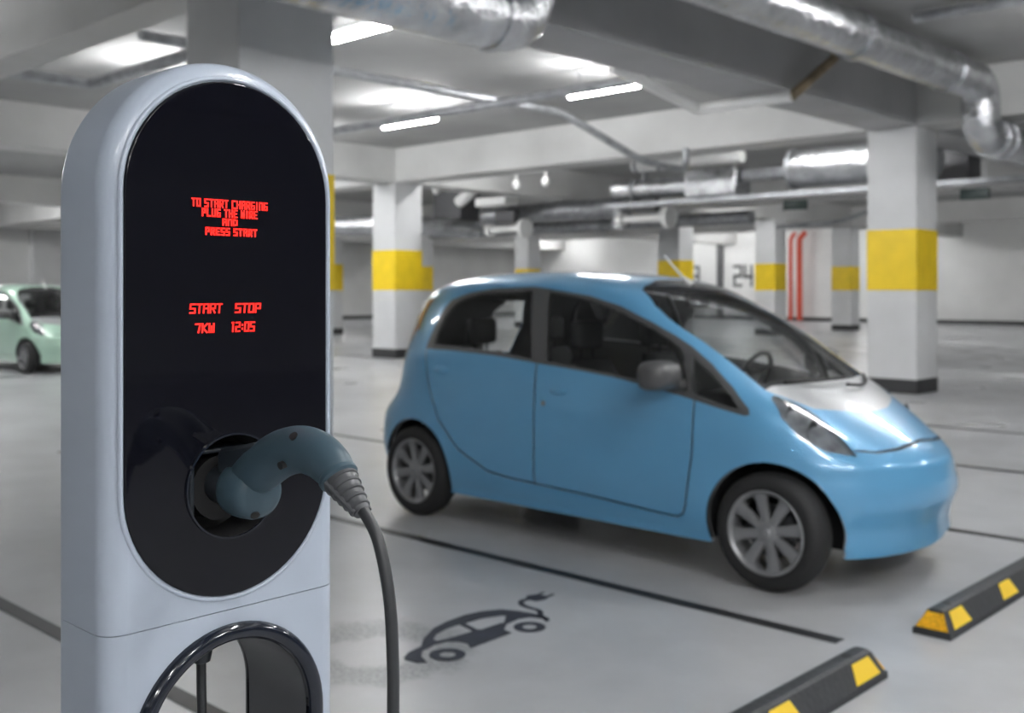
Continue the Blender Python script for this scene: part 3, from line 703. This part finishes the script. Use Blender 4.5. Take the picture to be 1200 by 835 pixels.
D_R = [(-1.165, 1.15), (-1.194, 1.061), (-1.125, .837), (-1.025, .635), (-.846, .471), (-.594, .365), (-.40, .345), (-.215, .338), (-.215, 1.2)]
WS = [(0, 1.513), (.17, 1.509), (.37, 1.476), (.45, 1.452), (.53, 1.37), (.565, 1.30), (.574, 1.245), (.566, 1.19), (.557, 1.11), (.556, 1.03), (.563, .955), (.50, .972), (.18, .976), (0, .976)]
HDR = [(0, 1.6), (0, 1.431), (.29, 1.430), (.44, 1.416), (.52, 1.36), (.7, 1.36), (.7, 1.6)]
COWL = [(0, .976), (.18, .976), (.50, .972), (.563, .955), (.545, .938), (.44, .868), (.16, .838), (0, .834)]
HOOD = [(0, .834), (.16, .838), (.44, .868), (.508, .903), (.474, .862), (.468, .797), (.474, .729), (.472, .688), (.38, .676), (.24, .682), (0, .700)]
HL = [(.552, .932), (.586, .918), (.628, .836), (.627, .743), (.577, .685), (.48, .662), (.474, .729), (.468, .797), (.474, .862), (.508, .903)]
TL = [(.545, .95), (.61, .98), (.63, 1.2), (.578, 1.39), (.525, 1.40), (.565, 1.2), (.53, .99)]
RW = [(0, .98), (.50, .99), (.53, 1.2), (.48, 1.39), (0, 1.42)]
def offset(poly, d):
    P = [np.array(p) for p in poly]; n = len(P); out = []
    for i in range(n):
        a, b = P[i] - P[i - 1], P[(i + 1) % n] - P[i]
        na = np.array((-a[1], a[0])) / np.linalg.norm(a); nb = np.array((-b[1], b[0])) / np.linalg.norm(b)
        m_ = na + nb; m_ /= max(np.linalg.norm(m_), 1e-6); out.append(tuple(P[i] + m_ * d / max(.35, float(m_ @ na))))
    return out
def dist_poly(px, py, poly):
    best = np.full(px.shape, 9.)
    for i in range(len(poly)):
        a, b = np.array(poly[i - 1]), np.array(poly[i]); ab = b - a
        t = np.clip(((px - a[0]) * ab[0] + (py - a[1]) * ab[1]) / (ab @ ab), 0, 1)
        best = np.minimum(best, np.hypot(px - a[0] - t * ab[0], py - a[1] - t * ab[1]))
    return best
GAP = .0045
SX, SZ = 2.3, 1.5
def car_regions():
    cons, step = [], .022
    def side(poly, closed=True, st=step): cons.append(([np.array(st_side(*p)) for p in resample(poly, st, closed)], closed))
    def front(poly, fr=True, closed=True): cons.append(([np.array(st_front(p[0], p[1], fr)) for p in resample(poly, step, closed)], closed))
    for p in (DLO, G_R, G_F, G_Q): side(p)
    for p in (D_F, D_R):
        side(offset(p, GAP)); side(offset(p, -GAP))
    for ax in (AX_F, AX_R):
        a0 = math.asin((Z0 - ZH) / HOLE)
        side([(ax + HOLE * math.cos(a0 + (PI - 2 * a0) * k / 40), max(Z0, ZH + HOLE * math.sin(a0 + (PI - 2 * a0) * k / 40))) for k in range(41)], False)
    for p in (WS, COWL, HOOD, HL): front(p)
    front([(0, 1.431), (.29, 1.430), (.44, 1.416), (.50, 1.395)], True, False)
    seam = [(0, .700), (.24, .682), (.38, .676), (.472, .688)]
    front([(y, z + .005) for y, z in seam], True, False); front([(y, z - .005) for y, z in seam], True, False)
    for p in (TL, RW): front(p, False)
    pts, edges, cp_ = [], [], []
    for l, closed in cons:
        b = len(pts); n = len(l); pts += [(p[0] * SX, p[1] * SZ) for p in l]; edges += [(b + i, b + (i + 1) % n) for i in range(n if closed else n - 1)]
    cp_ = np.array(pts)
    for s in np.linspace(-1, 1, 151):
        for t in np.linspace(0, 1, 52):
            x, z = s * SX, t * SZ
            if 0 < t < 1 and abs(s) < 1 and np.min((cp_[:, 0] - x) ** 2 + (cp_[:, 1] - z) ** 2) < .010 ** 2: continue
            pts.append((x, z))
    v, _, f, *_ = G.delaunay_2d_cdt([Vector(p) for p in pts], edges, [], 0, 1e-6)
    V = np.array([(p[0] / SX, p[1] / SZ) for p in v]); F_ = np.array([list(t) for t in f])
    V = np.clip(V, (-1, 0), (1, 1))
    cs = V[F_].mean(1); x, y, z = st_to_xyz(cs[:, 0], cs[:, 1])
    reg = np.full(len(F_), 'body_shell', dtype=object)
    reg[inside(x, z, D_R)] = 'rear_door'; reg[inside(x, z, D_F)] = 'front_door'
    reg[(dist_poly(x, z, D_F) < GAP * .98) | (dist_poly(x, z, D_R) < GAP * .98)] = 'gap'
    fr, re = x > .05, x < -1.0
    reg[re & inside(y, z, RW)] = 'rear_window'; reg[re & inside(y, z, TL)] = 'tail_lamp'
    reg[fr & inside(y, z, HOOD)] = 'bonnet'
    smz = np.interp(y, [p[0] for p in seam], [p[1] for p in seam])
    reg[fr & (x > 1.3) & (y < .472) & (np.abs(z - smz) < .0049)] = 'gap'
    reg[fr & inside(y, z, COWL)] = 'cowl_panel'; reg[fr & inside(y, z, HL)] = 'headlight'
    w = fr & inside(y, z, WS); reg[w] = 'windshield'; reg[w & inside(y, z, HDR)] = 'windshield_header'
    reg[inside(x, z, DLO)] = 'window_trim'
    for g_, n_ in ((G_R, 'rear_door_window'), (G_F, 'front_door_window'), (G_Q, 'quarter_window')): reg[inside(x, z, g_)] = n_
    for ax in (AX_F, AX_R): reg[np.hypot(x - ax, z - ZH) < HOLE * .998] = 'hole'
    X_, Y_, Z_ = st_to_xyz(V[:, 0], V[:, 1]); P = np.stack([X_, Y_, Z_], 1)
    # analytic-like normals from finite differences
    e = 1e-4
    def at_(s, t): return np.stack(st_to_xyz(np.clip(s, -1, 1), np.clip(t, 0, 1)), 1)
    a = at_(V[:, 0] + e, V[:, 1]) - at_(V[:, 0] - e, V[:, 1]); b = at_(V[:, 0], V[:, 1] + e) - at_(V[:, 0], V[:, 1] - e)
    N_ = np.cross(b, a); ln = np.linalg.norm(N_, axis=1, keepdims=True); N_ = np.where(ln > 1e-12, N_ / np.maximum(ln, 1e-12), (0, 0, 1))
    N_[(N_[:, 1] < 0)] *= -1
    top = V[:, 1] > .9995; N_[top] = (0, 0, 1)
    return P, N_, F_, reg
P_, N_, F_, REG = car_regions()
def region_mesh(name, mask, m, parent, sides=(-1, 1), shift=0., flip=False, solid=0.):
    fs = F_[mask]; used = np.unique(fs); remap = -np.ones(len(P_), int); verts, norms, faces, off = [], [], [], 0
    for sd in sides:
        mul = np.array((1, sd, 1)); remap[used] = np.arange(len(used)) + off; off += len(used)
        verts.append((P_[used] + N_[used] * shift) * mul); norms.append(N_[used] * mul)
        g = remap[fs]; v3 = P_[fs] * mul
        nn = np.cross(v3[:, 1] - v3[:, 0], v3[:, 2] - v3[:, 0]); outw = (nn * (N_[fs].mean(1) * mul)).sum(1) < 0
        g = g.copy(); g[outw] = g[outw][:, ::-1]; faces.append(g)
    V = np.concatenate(verts); NN = np.concatenate(norms); FF = np.concatenate(faces)
    me = bpy.data.meshes.new(name); me.from_pydata(V.tolist(), [], FF.tolist()); me.validate()
    me.materials.append(M[m]); me.shade_smooth()
    if len(me.vertices) == len(NN): me.normals_split_custom_set_from_vertices(NN.tolist())
    return link(bpy.data.objects.new(name, me), parent)

def make_car(label):
    t = empty('small_electric_car')
    region_mesh('body_shell', REG == 'body_shell', 'paint', t)
    for sd in (-1, 1):
        for n in ('front_door', 'rear_door'):
            d = region_mesh(n, REG == n, 'paint', t, (sd,))
            # handle: a shallow pull with a lock below the front one
            hx, hz = (-.033, .882) if n == 'front_door' else (-1.013, .951)
            yy = .727 if n == 'front_door' else .719
            mb = MB(); mb.lathe([(.001, -.006), (.03, -.004), (.036, .004), (.03, .010), (.001, .012)], 20, 'y')
            for q in mb.bm.verts: q.co = Vector((hx + q.co.x * 1.9, sd * (yy + q.co.y * .8), hz + q.co.z * .62))
            mb.build('door_handle', 'paint', d)
            if n == 'front_door':
                MB().tube([(-.144, sd * .728, .806), (-.144, sd * .739, .806)], .014, 16).build('door_lock', 'alloy', d)
        region_mesh('window_trim', REG == 'window_trim', 'trim', t, (sd,))
        for n in ('rear_door_window', 'front_door_window', 'quarter_window'): region_mesh(n, REG == n, 'glass', t, (sd,))
        h = region_mesh('headlight', REG == 'headlight', 'lens', t, (sd,)); h['label'] = 'clear headlight lens'
        region_mesh('reflector', REG == 'headlight', 'chrome', h, (sd,), -.028)
        for (x, y, z, r) in ((1.29, .545, .845, .045), (1.40, .535, .765, .05)):
            mb = MB(); mb.lathe([(r * .3, -.02), (r, 0), (r * 1.08, .004), (r * .95, .002), (r * .5, -.012), (.001, -.014)], 24, 'x')
            for q in mb.bm.verts: q.co = Vector((x + q.co.x + .02, sd * (y + q.co.y), z + q.co.z + q.co.x * .5))
            mb.build('lamp_bowl', 'dark_chrome', h)
        region_mesh('tail_lamp', REG == 'tail_lamp', 'amber', t, (sd,), .003)
    w = region_mesh('windshield', REG == 'windshield', 'screen_glass', t)
    region_mesh('header_band', REG == 'windshield_header', 'black_glass', w)
    region_mesh('rear_window', REG == 'rear_window', 'glass', t)
    region_mesh('bonnet', REG == 'bonnet', 'paint', t)
    o = region_mesh('cowl_panel', REG == 'cowl_panel', 'silver', t); o['label'] = 'silver grey panel at the windshield base'
    region_mesh('panel_seal', REG == 'gap', 'seam', t, (-1, 1), -.006)
    clear = np.isin(REG, ['hole', 'rear_door_window', 'front_door_window', 'quarter_window', 'windshield', 'rear_window', 'headlight', 'windshield_header'])
    region_mesh('cabin_lining', ~clear, 'lining', t, (-1, 1), -.03)
    # underside
    mb = MB(); zz = .215
    pts = []
    for s in np.linspace(-.9, .9, 40):
        x, y, z = st_to_xyz(np.array([s]), np.array([float(t_of_z(.25))])); pts.append((float(x[0]) * .95, float(y[0]) * .74))
    ol = [(x, y) for x, y in pts] + [(x, -y) for x, y in reversed(pts)]
    mb.loops([[(x, y, zz) for x, y in ol], [(x, y, zz + .06) for x, y in ol]]); mb.build('underbody', 'inner', t, smooth=False)
    # wheels and arches
    for ax in (AX_F, AX_R):
        for sd in (-1, 1):
            mb = MB(); n = 28
            arc = [(ax + (HOLE + .003) * math.cos(PI * (-.08 + 1.16 * k / n)), ZH + (HOLE + .003) * math.sin(PI * (-.08 + 1.16 * k / n))) for k in range(n + 1)]
            def yb(x, z):
                s_, t_ = st_side(x, max(z, Z0)); return float(st_to_xyz(np.array([s_]), np.array([t_]))[1][0])
            rows = [[(x, sd * (yb(x, z) - .004), z) for x, z in arc], [(x, sd * .46, z) for x, z in arc]]
            mb.loops(rows, False)
            vs = [mb.bm.verts.new((x, sd * .46, z)) for x, z in arc]; mb.bm.faces.new(vs)
            mb.build('wheel_arch', 'matte', t)
            wt = .165
            wheel = MB()
            # rim with spokes
            f = -.012
            wheel.lathe([(.206, -wt / 2 + .008), (.2045, -wt / 2 + .001), (.200, -wt / 2 - .002), (.190, -wt / 2 + .004), (.184, -wt / 2 + .018), (.181, .04), (.196, .06), (.205, .062)], 48, 'y')
            for q in list(wheel.bm.faces):
                if len(q.verts) > 8: wheel.bm.faces.remove(q)
            for k in range(8):
                a = 2 * PI * k / 8 + .2
                ca, sa = math.cos(a), math.sin(a)
                def pt(r, w, y): return (r * ca - w * sa, y, r * sa + w * ca)
                y0 = -wt / 2
                secs = [(.035, .022, .020), (.09, .023, .022), (.15, .028, .018), (.194, .040, .014)]
                wheel.loops([[pt(r, -w, y0 + d + .004), pt(r, -w * .6, y0 + d), pt(r, w * .6, y0 + d), pt(r, w, y0 + d + .004), pt(r, w, y0 + d + .03), pt(r, -w, y0 + d + .03)] for r, w, d in secs])
            wheel.lathe([(.001, -wt / 2 + .010), (.034, -wt / 2 + .011), (.050, -wt / 2 + .018), (.052, -wt / 2 + .05), (.001, -wt / 2 + .05)], 32, 'y')
            o = wheel.build('wheel', 'alloy', t, angle=40)
            o.location = (ax, sd * (.733 - wt / 2), ZH); o.rotation_euler = (0, 0, 0 if sd < 0 else PI)
            MB().lathe([(.204, -wt / 2 + .012), (.207, -wt / 2 + .003), (.214, -wt / 2 - .001), (.245, -wt / 2 - .004), (.268, -wt / 2 + .008), (.282, -wt / 2 + .03), (TR, 0), (.282, wt / 2 - .03), (.268, wt / 2 - .008), (.245, wt / 2 + .004), (.212, wt / 2), (.204, wt / 2 - .012)], 64, 'y', closed=True).build('tyre', 'tyre', o)
            MB().lathe([(.001, -.01), (.13, -.01), (.13, .004), (.001, .004)], 40, 'y').build('brake_disc', 'dark_chrome', o)
            MB().lathe([(.001, -wt / 2 + .002), (.020, -wt / 2 + .003), (.028, -wt / 2 + .010), (.028, -wt / 2 + .02)], 24, 'y').build('hub_cap', 'alloy', o)
    # mirrors
    for sd in (-1, 1):
        mb = MB()
        ls = []
        for k, (dx, sc) in enumerate(((-.075, .80), (-.07, .93), (-.05, 1.0), (0, .98), (.045, .82), (.07, .5), (.078, .15))):
            ring = []
            for i in range(28):
                a = 2 * PI * i / 28; c, s_ = math.cos(a), math.sin(a)
                yy = .125 * sc * math.copysign(abs(c) ** .55, c); zz_ = .076 * sc * math.copysign(abs(s_) ** .6, s_)
                ring.append((.77 + dx, sd * (.855 + yy), 1.02 + zz_))
            ls.append(ring)
        mb.loops(ls); o = mb.build('side_mirror', 'trim', t, angle=50)
        mb = MB(); mb.loops([[(.77 - .0755, sd * (.855 + .09 * math.copysign(abs(math.cos(2 * PI * i / 24)) ** .6, math.cos(2 * PI * i / 24))), 1.02 + .052 * math.copysign(abs(math.sin(2 * PI * i / 24)) ** .6, math.sin(2 * PI * i / 24))) for i in range(24)] ,
                        [(.77 - .0785, sd * (.855 + .088 * math.copysign(abs(math.cos(2 * PI * i / 24)) ** .6, math.cos(2 * PI * i / 24))), 1.02 + .05 * math.copysign(abs(math.sin(2 * PI * i / 24)) ** .6, math.sin(2 * PI * i / 24))) for i in range(24)]]); mb.build('mirror_glass', 'black_glass', o)
        MB().tube([(.79, sd * .685, .965), (.785, sd * .76, .975), (.78, sd * .80, .985)], [.03, .026, .026], 14).build('mirror_arm', 'trim', o)
    # antenna
    a = MB().tube([(.32, .06, 1.475), (.30, .06, 1.50), (.27, .06, 1.525)], [.03, .022, .012], 14).build('antenna', 'white_pipe', t)
    MB().tube([(.28, .06, 1.515), (.13, .06, 1.66)], [.009, .006], 10).build('antenna_rod', 'white_pipe', a)
    # wipers
    for p in ([(1.20, -.40, .985), (1.265, -.2, .985), (1.283, .02, .985), (1.27, .22, .985)], [(1.33, .02, .955), (1.34, .16, .945), (1.30, .30, .955), (1.22, .44, .978)]):
        MB().tube(spline(p, 5), .0085, 8).build('wiper', 'matte', t)
    # cabin
    def seat(x, y):
        mb = MB(); mb.box(-.25, .26, -.22, .22, .30, .52, .06); o = mb.build('seat', 'seat', t); o.location = (x, y, 0)
        mb = MB()
        ls = []
        for z, w, d, xo in ((.44, .20, .09, -.20), (.52, .22, .10, -.215), (.75, .225, .085, -.26), (.95, .20, .065, -.31), (1.05, .15, .045, -.335)):
            ls.append([(xo + d * math.cos(2 * PI * i / 24), w * math.copysign(abs(math.sin(2 * PI * i / 24)) ** .6, math.sin(2 * PI * i / 24)), z) for i in range(24)])
        mb.loops(ls); mb.build('backrest', 'seat', o)
        mb = MB(); mb.box(-.41, -.32, -.12, .12, 1.10, 1.27, .035); mb.box(-.37, -.36, -.06, -.05, 1.03, 1.13); mb.box(-.37, -.36, .05, .06, 1.03, 1.13); mb.build('headrest', 'seat', o)
    for x, y in ((.22, -.34), (.22, .34), (-.68, -.34), (-.68, .34)): seat(x, y)
    mb = MB(); ls = []
    for y in np.linspace(-.58, .58, 13):
        k = 1 - (abs(y) / .62) ** 6
        ls.append([(.70, y, .62), (.72, y, .86), (.80, y, .925), (.98 + .05 * k, y, .92), (1.0 + .08 * k, y, .90), (1.0, y, .62)])
    mb.loops(ls); mb.build('dashboard', 'inner', t)
    mb = MB(); mb.lathe([(.165 + .013 * math.cos(2 * PI * k / 10), .013 * math.sin(2 * PI * k / 10)) for k in range(10)], 36, 'x', closed=True)
    for k in range(3):
        a_ = PI / 2 + k * 2 * PI / 3; mb.tube([(0, 0, 0), (0, .16 * math.cos(a_), -.16 * math.sin(a_))], .014, 8)
    mb.lathe([(.001, -.02), (.05, -.018), (.05, .012), (.001, .016)], 20, 'x')
    o = mb.build('steering_wheel', 'inner', t); o.location = (.58, .34, .93); o.rotation_euler = (0, math.radians(24), 0)
    mb = MB(); mb.box(.40, .43, -.11, .11, 1.35, 1.41, .012); mb.build('rear_view_mirror', 'inner', t)
    return tag(t, label, 'car')

car = make_car('glossy sky blue small electric hatchback parked behind the charging station')
car.location = (-3.89, 5.235, 0)
# the second one, pale mint, at the far left
def copy_tree(o, parent=None, paint=None):
    c = o.copy(); COL.objects.link(c)
    if parent is not None: c.parent = parent
    if c.type == 'MESH' and c.data.materials and c.data.materials[0] == M['paint']:
        c.data = c.data.copy(); c.data.materials[0] = paint
    for q in list(o.children): copy_tree(q, c, paint)
    return c
car2 = copy_tree(car, None, M['mint'])
car2.location = (-20.1, 8.2, 0)
tag(car2, 'pale mint green small car parked far off at the left edge', 'car')

# ------------------------------------------------------------------ world, camera
wd = bpy.data.worlds.new('World'); S.world = wd; wd.use_nodes = True
wd.node_tree.nodes['Background'].inputs['Color'].default_value = (.8, .85, .9, 1)
wd.node_tree.nodes['Background'].inputs['Strength'].default_value = .05
cam = bpy.data.cameras.new('Camera'); co = bpy.data.objects.new('Camera', cam); COL.objects.link(co)
cam.sensor_width = 36; cam.sensor_fit = 'HORIZONTAL'; cam.lens = 1240 / 1200 * 36
cam.shift_y = -77.5 / 1200
cam.clip_start = .02; cam.clip_end = 200
co.location = (0, 0, 1.45); co.rotation_euler = (PI / 2, 0, math.atan2(1240, 1304))
cam.dof.use_dof = True; cam.dof.focus_distance = 1.14; cam.dof.aperture_fstop = 6.6
S.camera = co
S.view_settings.view_transform = 'Standard'; S.view_settings.look = 'None'
S.view_settings.gamma = 1; S.view_settings.use_curve_mapping = False
S.view_settings.exposure = 2.95
S.cycles.max_bounces = 8; S.cycles.diffuse_bounces = 5; S.cycles.glossy_bounces = 4; S.cycles.transparent_max_bounces = 12
S.cycles.use_denoising = True; S.cycles.sample_clamp_indirect = 6
